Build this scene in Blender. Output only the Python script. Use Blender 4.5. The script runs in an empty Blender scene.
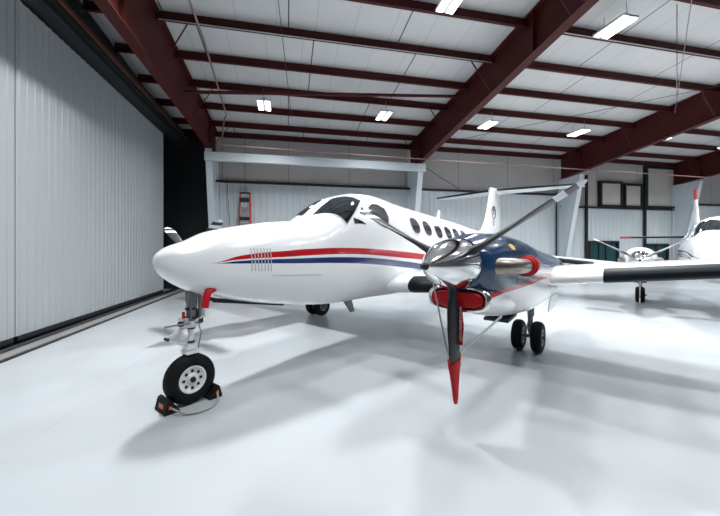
import bpy, bmesh, math
from mathutils import Vector, Matrix
PI = math.pi
R = math.radians
scene = bpy.context.scene

# ------------------------------------------------------------------ camera, world, lamps, exposure
CZ = 1.756
HANG = R(12.13)                      # the hangar's grid turned against the camera
cam_d = bpy.data.cameras.new('camera')
cam = bpy.data.objects.new('camera', cam_d)
scene.collection.objects.link(cam)
cam.location = (0, 0, CZ)
cam.rotation_euler = (PI/2, 0, 0)
cam_d.sensor_width = 36
cam_d.lens = 335*36/720
cam_d.shift_y = -8.5/720
cam_d.clip_start = 0.05
cam_d.clip_end = 200
scene.camera = cam

scene.view_settings.view_transform = 'Standard'
scene.view_settings.look = 'None'
scene.view_settings.gamma = 1
scene.view_settings.use_curve_mapping = False
EXPOSURE = 0.0
LAMP_W = 165.0
LENS_E = 6.0
scene.view_settings.exposure = EXPOSURE

world = bpy.data.worlds.new('world')
scene.world = world
world.use_nodes = True
world.node_tree.nodes['Background'].inputs[0].default_value = (0.75, 0.85, 1.0, 1)
world.node_tree.nodes['Background'].inputs[1].default_value = 0.1

def H(p, q, z=0.0):
    """hangar grid (p along the back wall, q towards it) -> world"""
    c, s = math.cos(HANG), math.sin(HANG)
    return Vector((p*c - q*s, p*s + q*c, z))

def roof_z(q):
    return 8.5 - 0.083*q if q > -3 else 8.5 + 0.249 + 0.083*(q+3)

LAMP_P = [-0.83, 3.6, 8.05, 12.5, 17.0, 21.5, 26.0]
LAMP_Q = [12.4, 6.9, 1.4]
for q in LAMP_Q:
    for p in LAMP_P:
        ld = bpy.data.lights.new('lamp_light', 'AREA')
        ld.shape = 'RECTANGLE'; ld.size = 0.40; ld.size_y = 0.75
        ld.energy = LAMP_W * {12.4: 0.85, 6.9: 2.35, 1.4: 0.9}[q] * (0.5 if (q == 6.9 and p == 3.6) else 1.0 if p < 10 else 0.8)
        ld.spread = R(140)
        ld.color = (0.96, 0.985, 1.0)
        lo = bpy.data.objects.new('lamp_light', ld)
        scene.collection.objects.link(lo)
        if q == 6.9 and p < 0: lo.location = H(-1.4, 6.5, roof_z(6.5) - 0.62)
        else: lo.location = H(p, q, roof_z(q) - 0.62)
        lo.rotation_euler = (0, 0, HANG)

# ------------------------------------------------------------------ materials
def mat(name, col, rough=0.5, metal=0.0, coat=0.0, spec=0.5, emit=None, es=0.0, noise=0.0, nscale=3.0, bump=0.0):
    m = bpy.data.materials.new(name); m.use_nodes = True
    nt = m.node_tree; b = nt.nodes['Principled BSDF']
    b.inputs['Base Color'].default_value = (*col, 1)
    b.inputs['Roughness'].default_value = rough
    b.inputs['Metallic'].default_value = metal
    b.inputs['Coat Weight'].default_value = coat
    b.inputs['Coat Roughness'].default_value = 0.05
    b.inputs['Specular IOR Level'].default_value = spec
    if emit:
        b.inputs['Emission Color'].default_value = (*emit, 1)
        b.inputs['Emission Strength'].default_value = es
    if noise or bump:
        tc = nt.nodes.new('ShaderNodeTexCoord')
        n = nt.nodes.new('ShaderNodeTexNoise'); n.inputs['Scale'].default_value = nscale; n.inputs['Detail'].default_value = 5
        nt.links.new(tc.outputs['Object'], n.inputs['Vector'])
        if noise:
            r = nt.nodes.new('ShaderNodeMapRange'); r.inputs[3].default_value = 1-noise; r.inputs[4].default_value = 1+noise*0.5
            nt.links.new(n.outputs['Fac'], r.inputs[0])
            mx = nt.nodes.new('ShaderNodeVectorMath'); mx.operation = 'SCALE'
            mx.inputs[0].default_value = col
            nt.links.new(r.outputs[0], mx.inputs['Scale'])
            nt.links.new(mx.outputs[0], b.inputs['Base Color'])
        if bump:
            bp = nt.nodes.new('ShaderNodeBump'); bp.inputs['Strength'].default_value = bump
            nt.links.new(n.outputs['Fac'], bp.inputs['Height'])
            nt.links.new(bp.outputs[0], b.inputs['Normal'])
    return m

def curve_node(nt, sock, pts, vmax, smax):
    """piecewise curve of a coordinate: returns a value socket"""
    d = nt.nodes.new('ShaderNodeMath'); d.operation = 'DIVIDE'; d.inputs[1].default_value = smax
    nt.links.new(sock, d.inputs[0])
    fc = nt.nodes.new('ShaderNodeFloatCurve')
    c = fc.mapping.curves[0]
    pp = [(a/smax, v/vmax) for a, v in pts]
    while len(c.points) < len(pp): c.points.new(0.5, 0.5)
    for i, (a, v) in enumerate(pp): c.points[i].location = (a, v)
    fc.mapping.extend = 'HORIZONTAL'
    fc.mapping.update()
    nt.links.new(d.outputs[0], fc.inputs['Value'])
    mul = nt.nodes.new('ShaderNodeMath'); mul.operation = 'MULTIPLY'; mul.inputs[1].default_value = vmax
    nt.links.new(fc.outputs[0], mul.inputs[0])
    return mul.outputs[0]

def mnode(nt, op, a, b=None):
    n = nt.nodes.new('ShaderNodeMath'); n.operation = op
    for i, v in enumerate((a, b)):
        if v is None: continue
        if isinstance(v, (int, float)): n.inputs[i].default_value = v
        else: nt.links.new(v, n.inputs[i])
    return n.outputs[0]

def mix_col(nt, fac, a, b):
    n = nt.nodes.new('ShaderNodeMix'); n.data_type = 'RGBA'
    nt.links.new(fac, n.inputs[0])
    for i, v in ((6, a), (7, b)):
        if isinstance(v, tuple): n.inputs[i].default_value = (*v, 1)
        else: nt.links.new(v, n.inputs[i])
    return n.outputs[2]

WHITE = (0.86, 0.87, 0.88)
def striped_paint(name, stripes, base=WHITE, smax=14.0, vmax=4.0, above=None):
    """gloss paint with stripes given as (colour, centre points (s,z), half width points (s,h))"""
    m = mat(name, base, 0.22, coat=0.6)
    nt = m.node_tree; b = nt.nodes['Principled BSDF']
    tc = nt.nodes.new('ShaderNodeTexCoord'); sp = nt.nodes.new('ShaderNodeSeparateXYZ')
    nt.links.new(tc.outputs['Object'], sp.inputs[0])
    S, Z = sp.outputs[0], sp.outputs[2]
    col = base
    if above:
        c = curve_node(nt, S, above[1], vmax, smax)
        col = mix_col(nt, mnode(nt, 'GREATER_THAN', Z, c), col, above[0])
    for colr, cen, hw in stripes:
        c = curve_node(nt, S, cen, vmax, smax)
        w = curve_node(nt, S, hw, 0.5, smax)
        d = mnode(nt, 'ABSOLUTE', mnode(nt, 'SUBTRACT', Z, c))
        col = mix_col(nt, mnode(nt, 'LESS_THAN', d, w), col, colr)
    nt.links.new(col, b.inputs['Base Color'])
    return m

M = {}
M['paint'] = mat('white_gloss_paint', WHITE, 0.22, coat=0.6)
M['chrome'] = mat('polished_chrome', (0.86, 0.87, 0.88), 0.09, 1.0)
M['steel'] = mat('brushed_steel', (0.45, 0.46, 0.47), 0.35, 1.0)
M['exhaust'] = mat('heat_stained_steel', (0.36, 0.31, 0.28), 0.32, 1.0, noise=0.3, nscale=9)
M['boot'] = mat('black_deicing_rubber', (0.006, 0.010, 0.013), 0.5, spec=0.15)
M['tire'] = mat('tyre_rubber', (0.006, 0.006, 0.007), 0.65, spec=0.2, bump=0.05, nscale=40)
M['dark'] = mat('dark_recess', (0.01, 0.01, 0.012), 0.6)
M['glass'] = mat('tinted_cockpit_glass', (0.008, 0.012, 0.015), 0.04, coat=0.5)
M['cabin_glass'] = mat('tinted_cabin_glass', (0.055, 0.05, 0.06), 0.08, coat=0.4)
M['frame'] = mat('window_frame_paint', (0.55, 0.56, 0.58), 0.3)
M['red'] = mat('red_vinyl', (0.52, 0.006, 0.010), 0.55, spec=0.25, noise=0.15, nscale=12)
M['redtip'] = mat('dull_red_paint', (0.30, 0.04, 0.04), 0.4)
M['strap'] = mat('white_webbing', (0.72, 0.73, 0.74), 0.8)
M['rubber'] = mat('black_chock_rubber', (0.012, 0.010, 0.010), 0.7, spec=0.2, noise=0.2, nscale=20)
M['orange'] = mat('orange_mark', (0.62, 0.18, 0.06), 0.6)
M['rope'] = mat('grey_rope', (0.30, 0.31, 0.31), 0.85)
M['gearwhite'] = mat('gear_white_paint', (0.78, 0.79, 0.80), 0.35)
M['geargrey'] = mat('gear_grey_paint', (0.20, 0.21, 0.22), 0.4, metal=0.3)
M['yellow'] = mat('yellow_decal', (0.75, 0.5, 0.08), 0.5)
M['emblem'] = mat('dark_emblem_paint', (0.05, 0.05, 0.06), 0.4)
M['seam'] = mat('panel_seam', (0.45, 0.46, 0.48), 0.5)
M['redsteel'] = mat('red_oxide_steel', (0.062, 0.010, 0.010), 0.55, spec=0.2, noise=0.25, nscale=2.5)
M['rust'] = mat('rusty_steel', (0.13, 0.045, 0.028), 0.6, noise=0.4, nscale=6)
M['darksteel'] = mat('dark_grey_steel', (0.016, 0.020, 0.022), 0.5, spec=0.3, noise=0.3, nscale=2)
M['whitesteel'] = mat('pale_painted_steel', (0.60, 0.66, 0.70), 0.4)
M['greysteel'] = mat('grey_steel', (0.06, 0.065, 0.07), 0.5)
M['liner'] = mat('pale_blue_grey_wall_metal', (0.56, 0.61, 0.64), 0.38, noise=0.06, nscale=0.7)
M['doorskin'] = mat('pale_door_metal', (0.38, 0.405, 0.42), 0.34, noise=0.10, nscale=0.5)
M['shaded_siding'] = mat('brown_siding_painted_shade', (0.02, 0.015, 0.014), 0.7, noise=0.3, nscale=3)  # brown siding, darkened in its colour to stand for the pocket's shade
M['black'] = mat('black_metal_and_shade', (0.008, 0.009, 0.011), 0.5)  # black parts; also the shade painted on pocket walls and wall strip
M['pipe'] = mat('pinkish_copper_pipe', (0.24, 0.16, 0.14), 0.4)
M['cable'] = mat('dark_cable', (0.03, 0.03, 0.035), 0.6)
M['wire'] = mat('grey_wire_rope', (0.22, 0.22, 0.23), 0.5)
M['blind'] = mat('frosted_window_panel', (0.50, 0.49, 0.45), 0.5, noise=0.2, nscale=1.5)
M['teal'] = mat('dark_teal_glass', (0.012, 0.06, 0.065), 0.12)
M['lens'] = mat('lamp_lens', (0.9, 0.9, 0.9), 0.4, emit=(0.95, 0.98, 1.0), es=LENS_E)
M['lamphouse'] = mat('lamp_housing_metal', (0.55, 0.56, 0.57), 0.4)
M['ladder_red'] = mat('red_fibreglass', (0.55, 0.03, 0.02), 0.45)
M['alu'] = mat('aluminium', (0.42, 0.44, 0.45), 0.35, 0.8)
M['track'] = mat('galvanised_track', (0.36, 0.35, 0.35), 0.42, 0.3, noise=0.2, nscale=4)
M['white_text'] = mat('white_lettering', (0.8, 0.78, 0.78), 0.6)

def seam_mat(name, base, axis, pitch, dark, width, faint=0.9, rough=0.55, sub=3, stagger=None, bump=0.0):
    m = mat(name, base, rough, noise=0.08, nscale=0.8, bump=bump)
    nt = m.node_tree; b = nt.nodes['Principled BSDF']
    src = b.inputs['Base Color'].links[0].from_socket
    tc = nt.nodes.new('ShaderNodeTexCoord'); sp = nt.nodes.new('ShaderNodeSeparateXYZ')
    nt.links.new(tc.outputs['Object'], sp.inputs[0])
    a = sp.outputs[axis]
    if stagger:
        row = mnode(nt, 'MODULO', mnode(nt, 'FLOOR', mnode(nt, 'DIVIDE', mnode(nt, 'ADD', sp.outputs[stagger[0]], 133.8), stagger[1])), 2.0)
        a = mnode(nt, 'ADD', a, mnode(nt, 'MULTIPLY', row, stagger[2]))
    def line(p, w, off):
        f = mnode(nt, 'FRACT', mnode(nt, 'DIVIDE', mnode(nt, 'ADD', a, 300.0+off), p))
        return mnode(nt, 'LESS_THAN', f, w/p)
    col = mix_col(nt, line(pitch/sub, width*0.6, 0.3), src, tuple(c*faint for c in base))
    col = mix_col(nt, line(pitch, width, 0.0), col, dark)
    nt.links.new(col, b.inputs['Base Color'])
    return m
M['roof'] = seam_mat('white_insulation_facing', (0.55, 0.555, 0.56), 0, 3.1, (0.05, 0.05, 0.055), 0.035, 0.72, stagger=(1, 2.98, 0.7))
M['upperwall'] = seam_mat('grey_insulation_facing', (0.46, 0.44, 0.435), 0, 3.0, (0.17, 0.17, 0.17), 0.03, 0.82, sub=2)

def floor_mat():
    m = mat('pale_epoxy_floor', (0.62, 0.66, 0.69), 0.24, spec=0.5)
    nt = m.node_tree; b = nt.nodes['Principled BSDF']
    tc = nt.nodes.new('ShaderNodeTexCoord')
    n1 = nt.nodes.new('ShaderNodeTexNoise'); n1.inputs['Scale'].default_value = 0.55; n1.inputs['Detail'].default_value = 2.5; n1.inputs['Roughness'].default_value = 0.5
    n2 = nt.nodes.new('ShaderNodeTexNoise'); n2.inputs['Scale'].default_value = 9; n2.inputs['Detail'].default_value = 4
    nt.links.new(tc.outputs['Object'], n1.inputs['Vector']); nt.links.new(tc.outputs['Object'], n2.inputs['Vector'])
    r = nt.nodes.new('ShaderNodeValToRGB')
    r.color_ramp.elements[0].position = 0.2; r.color_ramp.elements[0].color = (0.43, 0.457, 0.478, 1)
    r.color_ramp.elements[1].position = 0.8; r.color_ramp.elements[1].color = (0.50, 0.522, 0.54, 1)
    nt.links.new(n1.outputs['Fac'], r.inputs[0])
    col = r.outputs[0]
    # sawn joints
    sp = nt.nodes.new('ShaderNodeSeparateXYZ'); nt.links.new(tc.outputs['Object'], sp.inputs[0])
    for ax, pitch, off in ((0, 6.1, 2.3), (1, 6.1, 0.9)):
        f = mnode(nt, 'FRACT', mnode(nt, 'DIVIDE', mnode(nt, 'ADD', sp.outputs[ax], 610+off), pitch))
        col = mix_col(nt, mnode(nt, 'MULTIPLY', mnode(nt, 'LESS_THAN', f, 0.012/pitch), 0.35), col, (0.35, 0.38, 0.40))
    nt.links.new(col, b.inputs['Base Color'])
    bp = nt.nodes.new('ShaderNodeBump'); bp.inputs['Strength'].default_value = 0.04; bp.inputs['Distance'].default_value = 0.02
    nt.links.new(n2.outputs['Fac'], bp.inputs['Height']); nt.links.new(bp.outputs[0], b.inputs['Normal'])
    return m
M['floor'] = floor_mat()

# ------------------------------------------------------------------ mesh helpers
class MB:
    def __init__(s): s.v = []; s.f = []; s.mi = []
    def add(s, vs, fs, m=0):
        o = len(s.v); s.v += [tuple(v) for v in vs]
        for f in fs: s.f.append([i+o for i in f]); s.mi.append(m)
        return s
    def box(s, c, d, rot=None, m=0):
        x, y, z = d[0]/2, d[1]/2, d[2]/2
        vs = [Vector((sx*x, sy*y, sz*z)) for sx in (-1, 1) for sy in (-1, 1) for sz in (-1, 1)]
        if rot: vs = [rot @ v for v in vs]
        vs = [v + Vector(c) for v in vs]
        return s.add(vs, [(0, 1, 3, 2), (4, 6, 7, 5), (0, 4, 5, 1), (2, 3, 7, 6), (0, 2, 6, 4), (1, 5, 7, 3)], m)
    def bar(s, a, b, w, h, up=(0, 0, 1), m=0):
        a, b = Vector(a), Vector(b); d = b-a; L = d.length; d.normalize()
        u = Vector(up); x = d.cross(u)
        if x.length < 1e-4: x = d.cross(Vector((1, 0, 0)))
        x.normalize(); y = x.cross(d)
        rot = Matrix((x, d, y)).transposed()
        return s.box((a+b)/2, (w, L, h), rot, m)
    def loft(s, rings, cap=True, closed=True, m=0):
        n = len(rings[0]); o = len(s.v)
        for r in rings: s.v += [tuple(p) for p in r]
        for i in range(len(rings)-1):
            for j in range(n if closed else n-1):
                k = (j+1) % n
                s.f.append([o+i*n+j, o+i*n+k, o+(i+1)*n+k, o+(i+1)*n+j]); s.mi.append(m)
        if cap:
            s.f.append([o+j for j in range(n)]); s.mi.append(m)
            s.f.append([o+(len(rings)-1)*n+j for j in range(n)]); s.mi.append(m)
        return s
    def tube(s, path, r, n=10, m=0, flat=1.0, loop=False):
        P = [Vector(p) for p in path]; rings = []
        rs = r if isinstance(r, (list, tuple)) else [r]*len(P)
        ref = None
        for i, p in enumerate(P):
            t = (P[min(i+1, len(P)-1)] - P[max(i-1, 0)]).normalized()
            if ref is None:
                ref = Vector((0, 0, 1)) if abs(t.z) < 0.9 else Vector((1, 0, 0))
            x = t.cross(ref)
            if x.length < 1e-4: x = t.cross(Vector((0, 1, 0)))
            x.normalize(); y = x.cross(t).normalized(); ref = y
            rings.append([p + (x*math.cos(2*PI*k/n) + y*flat*math.sin(2*PI*k/n))*rs[i] for k in range(n)])
        return s.loft(rings, True, True, m)
    def revolve(s, prof, origin=(0, 0, 0), axis=(1, 0, 0), n=32, m=0, cap=True):
        """prof: (distance along axis, radius)"""
        ax = Vector(axis).normalized()
        x = ax.cross(Vector((0, 0, 1)))
        if x.length < 1e-4: x = Vector((1, 0, 0))
        x.normalize(); y = ax.cross(x)
        o = Vector(origin)
        rings = [[o + ax*d + (x*math.cos(2*PI*k/n) + y*math.sin(2*PI*k/n))*max(r, 1e-4) for k in range(n)] for d, r in prof]
        return s.loft(rings, cap, True, m)
    def build(s, name, mats, parent=None, loc=(0, 0, 0), rot=(0, 0, 0), smooth=None, coll=None):
        me = bpy.data.meshes.new(name); me.from_pydata(s.v, [], s.f)
        if not isinstance(mats, (list, tuple)): mats = [mats]
        for mm in mats: me.materials.append(mm)
        me.polygons.foreach_set('material_index', s.mi)
        bm = bmesh.new(); bm.from_mesh(me)
        bmesh.ops.recalc_face_normals(bm, faces=bm.faces)
        bm.to_mesh(me); bm.free()
        if smooth is not None:
            me.shade_smooth()
            me.set_sharp_from_angle(angle=R(smooth))
        o = bpy.data.objects.new(name, me); scene.collection.objects.link(o)
        o.parent = parent; o.location = loc; o.rotation_euler = rot
        return o

def empty(name, loc=(0, 0, 0), rz=0.0, parent=None):
    o = bpy.data.objects.new(name, None); scene.collection.objects.link(o)
    o.location = loc; o.rotation_euler = (0, 0, rz); o.parent = parent; o.empty_display_size = 0.2
    return o
def tag(o, label, cat, group=None):
    o['label'] = label; o['category'] = cat
    if group: o['group'] = group
    return o
def struct(o, label=None):
    o['kind'] = 'structure'
    if label: o['label'] = label
    return o
def hb(mb, name, m, smooth=None, origin=None):
    """link a mesh written in hangar coordinates; its origin moved to 'origin' (p,q,z)"""
    o0 = origin or (0, 0, 0)
    mb.v = [(v[0]-o0[0], v[1]-o0[1], v[2]-o0[2]) for v in mb.v]
    return mb.build(name, m, loc=H(*o0), rot=(0, 0, HANG), smooth=smooth)
ORD = ['first', 'second', 'third', 'fourth', 'fifth', 'sixth', 'seventh', 'eighth', 'ninth', 'tenth', 'eleventh', 'twelfth']

# ------------------------------------------------------------------ room shell
WQ = 16.5; DP = -4.85; RP = 34.0; FQ = -14.0
m = MB().box(((RP-10)/2+1, (WQ+FQ)/2, -0.05), (RP+12, WQ-FQ+4, 0.1))
struct(hb(m, 'floor', M['floor']))
# roof sheet, two slopes
m = MB()
for q0, q1 in ((WQ+0.2, -3), (-3, FQ-0.2)):
    a, b = roof_z(q0)+0.02, roof_z(q1)+0.02
    vs = [(-8, q0, a), (RP+0.2, q0, a), (RP+0.2, q1, b), (-8, q1, b)]
    vs += [(x, y, z+0.12) for x, y, z in vs]
    m.add(vs, [(0, 1, 2, 3), (7, 6, 5, 4), (0, 4, 5, 1), (1, 5, 6, 2), (2, 6, 7, 3), (3, 7, 4, 0)])
struct(hb(m, 'ceiling', M['roof']))

def ribbed(mb, p0, p1, q, z0, z1, face=-1, pitch=0.305, depth=0.02, w=0.06, along='p', m=0):
    """ribbed metal sheet standing at q, ribs towards face"""
    prof = []; x = p0
    while x < p1-1e-6:
        e = min(x+pitch, p1)
        prof.append((x, 0))
        if e-x > w*2.2:
            c = (x+e)/2
            prof += [(c-w, 0), (c-w*0.55, depth), (c+w*0.55, depth), (c+w, 0)]
        x = e
    prof.append((p1, 0))
    def P(a, d, z):
        return (a, q+face*d, z) if along == 'p' else (q+face*d, a, z)
    n = len(prof)
    front = [P(a, d, z) for z in (z0, z1) for a, d in prof]
    fs = [(i, i+1, n+i+1, n+i) for i in range(n-1)]
    o = 2*n
    front += [P(p0, -0.06, z0), P(p1, -0.06, z0), P(p0, -0.06, z1), P(p1, -0.06, z1)]
    fs += [(o, o+1, o+3, o+2), (0, n, o+2, o), (n-1, 2*n-1, o+3, o+1), tuple(range(n))+(o+1, o), tuple(range(n, 2*n))+(o+3, o+2)]
    return mb.add(front, fs, m)

# back wall: ribbed liner below, insulation facing above
m = MB()
m.box(((RP-3.5)/2, WQ+0.20, 4.25), (RP+3.5, 0.2, 8.5), m=1)
m.box((-5.7, WQ+0.1, 4.25), (4.4, 0.3, 8.5), m=2)  # wall strip left of the first column, its shade painted as black
ribbed(m, -3.5, 15.3, WQ, 0, 4.86)
ribbed(m, 15.3, 23.7, WQ, 0, 4.2)
ribbed(m, 23.7, RP, WQ, 0, 4.6)
for a, b, z in ((-3.5, 15.3, 4.90), (15.3, 23.7, 4.24), (23.7, RP, 4.64)):
    m.box(((a+b)/2, WQ-0.02, z), (b-a, 0.16, 0.10), m=2)
struct(hb(m, 'wall_back', [M['liner'], M['upperwall'], M['black']]))
m = MB(); ribbed(m, FQ, WQ, RP, 0, 8.6, face=-1, along='q')
struct(hb(m, 'wall_right', M['liner']))
m = MB(); ribbed(m, -8, RP, FQ, 0, 8.6, face=1)
struct(hb(m, 'wall_front', M['upperwall']))
# door pocket beside the leaf, shade put into its colours; wall above the doors
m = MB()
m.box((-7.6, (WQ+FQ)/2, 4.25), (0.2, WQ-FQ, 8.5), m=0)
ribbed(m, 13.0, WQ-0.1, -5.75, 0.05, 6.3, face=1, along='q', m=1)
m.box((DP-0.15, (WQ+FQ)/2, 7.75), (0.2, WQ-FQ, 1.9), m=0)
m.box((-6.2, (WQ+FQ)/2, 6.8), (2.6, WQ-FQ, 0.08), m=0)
struct(hb(m, 'wall_left', [M['black'], M['shaded_siding']]))

# sliding door leaves
leafs = [(-13.9, 0.6), (0.6, 7.27), (7.27, 14.7)]
for i, (a, b) in enumerate(leafs):
    m = MB()
    ribbed(m, a+0.012, b-0.012, DP, 0.17, 6.35, face=1, along='q', depth=0.014, w=0.04, pitch=0.2)
    m.box((DP-0.12, (a+b)/2, 3.26), (0.1, b-a-0.03, 6.16), m=0)
    m.box((DP-0.06, (a+b)/2, 0.12), (0.14, b-a-0.1, 0.10), m=1)
    struct(hb(m, 'door_%d' % (i+1), [M['doorskin'], M['black']]), 'tall pale ribbed sliding hangar door leaf')
# header rails over the doors
m = MB()
m.box((DP+0.16, 1.2, 6.52), (0.34, 30.4, 0.26), m=0)
m.box((DP+0.38, 1.2, 6.60), (0.08, 30.4, 0.12), m=0)
m.box((DP+0.44, 1.2, 6.70), (0.05, 30.4, 0.10), m=1)
m.box((DP+0.10, 1.2, 6.85), (0.6, 30.4, 0.12), m=0)
m.box((DP+0.33, 1.2, 6.42), (0.02, 30.4, 0.03), m=2)
struct(hb(m, 'trim_1', [M['darksteel'], M['rust'], M['greysteel']]), 'dark steel header rail above the sliding door')
# floor track
m = MB()
m.box((DP+0.05, 1.2, 0.012), (0.40, 30.4, 0.024), m=1)
m.box((DP+0.36, 1.2, 0.020), (0.22, 30.4, 0.040), m=0)
m.box((DP+0.50, 1.2, 0.012), (0.05, 30.4, 0.024), m=1)
m.box((DP+0.14, 1.2, 0.035), (0.03, 30.4, 0.05), m=2)
struct(hb(m, 'trim_2', [M['track'], M['black'], M['steel']]), 'steel floor track below the sliding door')

# windows in the back wall
def window(n, p0, p1, z0, z1, pane, bars=()):
    m = MB(); q = WQ+0.02
    for a, b, c, d in ((p0-.12, p0, z0-.12, z1+.12), (p1, p1+.12, z0-.12, z1+.12), (p0, p1, z0-.12, z0), (p0, p1, z1, z1+.12)):
        m.box(((a+b)/2, q-0.04, (c+d)/2), (b-a, 0.24, d-c))
    for x in bars: m.box((x, q-0.03, (z0+z1)/2), (0.06, 0.2, z1-z0))
    w = struct(hb(m, 'window_%d' % n, M['black']))
    o0 = w
    m = MB().box(((p0+p1)/2, q+0.0, (z0+z1)/2), (p1-p0, 0.14, z1-z0))
    g = m.build('pane', M[pane], parent=o0)
    return w
window(1, 18.2, 19.6, 4.42, 5.70, 'blind')
window(2, 19.95, 21.1, 4.42, 5.62, 'blind')
window(3, 21.6, 23.7, 4.45, 6.75, 'blind')
window(4, 17.4, 19.3, 1.0, 2.15, 'teal', (18.0, 18.5))
window(5, 21.7, 23.1, 0.9, 2.0, 'teal', (22.3,))

# ------------------------------------------------------------------ frames: columns and roof beams
BEAM_P = [-3.25, 6.2, 15.35, 23.7]
def bottom_z(i, q):
    if i == 0: return 6.05 if q > 14.9 else 6.2
    pts = [(16.5, 5.80), (15.0, 5.95), (5.8, 6.96), (-3, 7.6), (-14, 6.9)]
    for (a, za), (b, zb) in zip(pts, pts[1:]):
        if q >= b: return za + (zb-za)*(a-q)/(a-b)
    return 6.9
for i, p in enumerate(BEAM_P):
    nm = ORD[i]
    qs = [16.4, 15.0, 12, 9, 5.8, 2, -3, -8, -13.6]
    tw, fw, ft = 0.02, 0.26, 0.03
    m = MB()
    top = [(q, roof_z(q)-0.02) for q in qs]; bot = [(q, bottom_z(i, q)) for q in qs]
    for k in range(len(qs)-1):
        (qa, ta), (qb, tb) = top[k], top[k+1]; ba, bb = bot[k][1], bot[k+1][1]
        def slab(x0, x1, za0, za1, zb0, zb1):
            vs = [(x, q, z) for (q, z0, z1) in ((qa, za0, za1), (qb, zb0, zb1)) for x in (x0, x1) for z in (z0, z1)]
            m.add(vs, [(0, 1, 3, 2), (4, 6, 7, 5), (0, 4, 5, 1), (2, 3, 7, 6), (0, 2, 6, 4), (1, 5, 7, 3)])
        slab(p-tw/2, p+tw/2, ba, ta, bb, tb)
        slab(p-fw/2, p+fw/2, ba-ft, ba, bb-ft, bb)
        slab(p-fw/2, p+fw/2, ta-ft, ta, tb-ft, tb)
    for q in (14.98, 7.4):
        m.box((p, q, (bottom_z(i, q)+roof_z(q))/2-0.02), (fw-0.02, 0.02, roof_z(q)-bottom_z(i, q)-0.06))
    o = hb(m, 'roof_beam', M['redsteel'], origin=(p, 16.4, 6))
    tag(o, ['dark red tapered roof beam nearest the sliding door', 'dark red roof beam crossing the middle of the ceiling',
            'dark red roof beam rising over the jet-white wing side, third from the door',
            'dark red roof beam ending at the far right wall corner'][i].replace('jet-white ', ''), 'roof beam', 'main roof beams')
    for q in [15.2-1.49*k for k in range(0, 10, 2)]:
        for sgn in (-1, 1):
            if (i == 0 and sgn < 0) : continue
            b = MB().bar((p+sgn*0.09, q, bottom_z(i, q)+0.02), (p+sgn*0.75, q, roof_z(q)-0.26), 0.05, 0.012)
            b.v = [(v[0]-p, v[1]-16.4, v[2]-6) for v in b.v]
            b.build('flange_brace', M['redsteel'], parent=o)
    # column
    m = MB()
    qi0, qi1, qo = 15.0, 16.22, 16.42
    zt = 5.78 if i else 5.98
    m.add([(p-0.01, qi1, 0.02), (p-0.01, qo, 0.02), (p-0.01, qo, zt), (p-0.01, qi0, zt), (p+0.01, qi1, 0.02), (p+0.01, qo, 0.02), (p+0.01, qo, zt), (p+0.01, qi0, zt)],
          [(0, 1, 2, 3), (7, 6, 5, 4), (0, 4, 5, 1), (1, 5, 6, 2), (2, 6, 7, 3), (3, 7, 4, 0)])
    m.bar((p, qi1, 0.02), (p, qi0, zt), 0.26, 0.03, up=(0, 1, 0))
    m.bar((p, qo, 0.02), (p, qo, zt), 0.26, 0.03, up=(0, 1, 0))
    m.box((p, 16.3, 0.012), (0.36, 0.34, 0.024))
    o = hb(m, 'steel_column', M['whitesteel'], origin=(p, 16.2, 0))
    tag(o, ['white tapered steel column beside the dark door opening', 'white tapered steel column behind the cabin roof of the near airplane',
            'white slanting steel column seen beyond the raised propeller blade tip', 'white steel column at the far right of the back wall'][i], 'column', 'white columns along the back wall')

m = MB()
m.box((1.5, 14.83, 5.625), (9.74, 0.03, 0.35)); m.box((1.5, 14.9, 5.785), (9.74, 0.16, 0.03)); m.box((1.5, 14.9, 5.465), (9.74, 0.16, 0.03))
tag(hb(m, 'header_beam', M['whitesteel'], origin=(1.5, 14.9, 5.62)), 'long white header beam spanning the two white columns above the near airplane', 'beam')

# purlins, one per bay and row
def zsec(p0, p1, q, z, h=0.26, w=0.09, t=0.012):
    m = MB()
    m.box(((p0+p1)/2, q, z-h/2), (p1-p0, t, h))
    m.box(((p0+p1)/2, q-w/2, z-h+t/2), (p1-p0, w, t)); m.box(((p0+p1)/2, q-w/2+t, z-h+0.03), (p1-p0, t, 0.03) if False else (p1-p0, t, 0.05))
    m.box(((p0+p1)/2, q+w/2, z-t/2), (p1-p0, w, t))
    return m
bays = [(DP+0.05, BEAM_P[0]-0.02, 'left of the first roof beam'),
        (BEAM_P[0]+0.02, BEAM_P[1]-0.02, 'between first and second beams'),
        (BEAM_P[1]+0.02, BEAM_P[2]-0.02, 'between second and third beams'),
        (BEAM_P[2]+0.02, BEAM_P[3]-0.02, 'between third and fourth beams'),
        (BEAM_P[3]+0.02, RP, 'right of the fourth beam')]
for bi, (a, b, where) in enumerate(bays):
    for k in range(-1, 11):
        q = 15.2-1.49*k if k >= 0 else 16.3
        if k >= 8 and bi in (3, 4): continue
        if k == 10 and bi != 1: continue
        m = zsec(a, b, q, roof_z(q)+0.0)
        if k == 3 and bi in (1, 2):     # pale conduit strapped along this row
            pass
        lab = ('dark red roof purlin against the back wall, ' if k < 0 else 'dark red roof purlin, %s row from back wall, ' % ORD[k+1]) + where
        tag(hb(m, 'roof_purlin', M['redsteel'], origin=((a+b)/2, q, roof_z(q))), lab, 'purlin', 'roof purlins ' + where)

# strut between the first two beams
m = MB().tube([(-3.12, 11.25, 6.62), (6.1, 11.36, 7.42)], 0.055, 10)
tag(hb(m, 'strut_pipe', M['redsteel'], 40, origin=(1.5, 11.3, 7.0)), 'thin dark red strut running across between the first two roof beams', 'strut')
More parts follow.
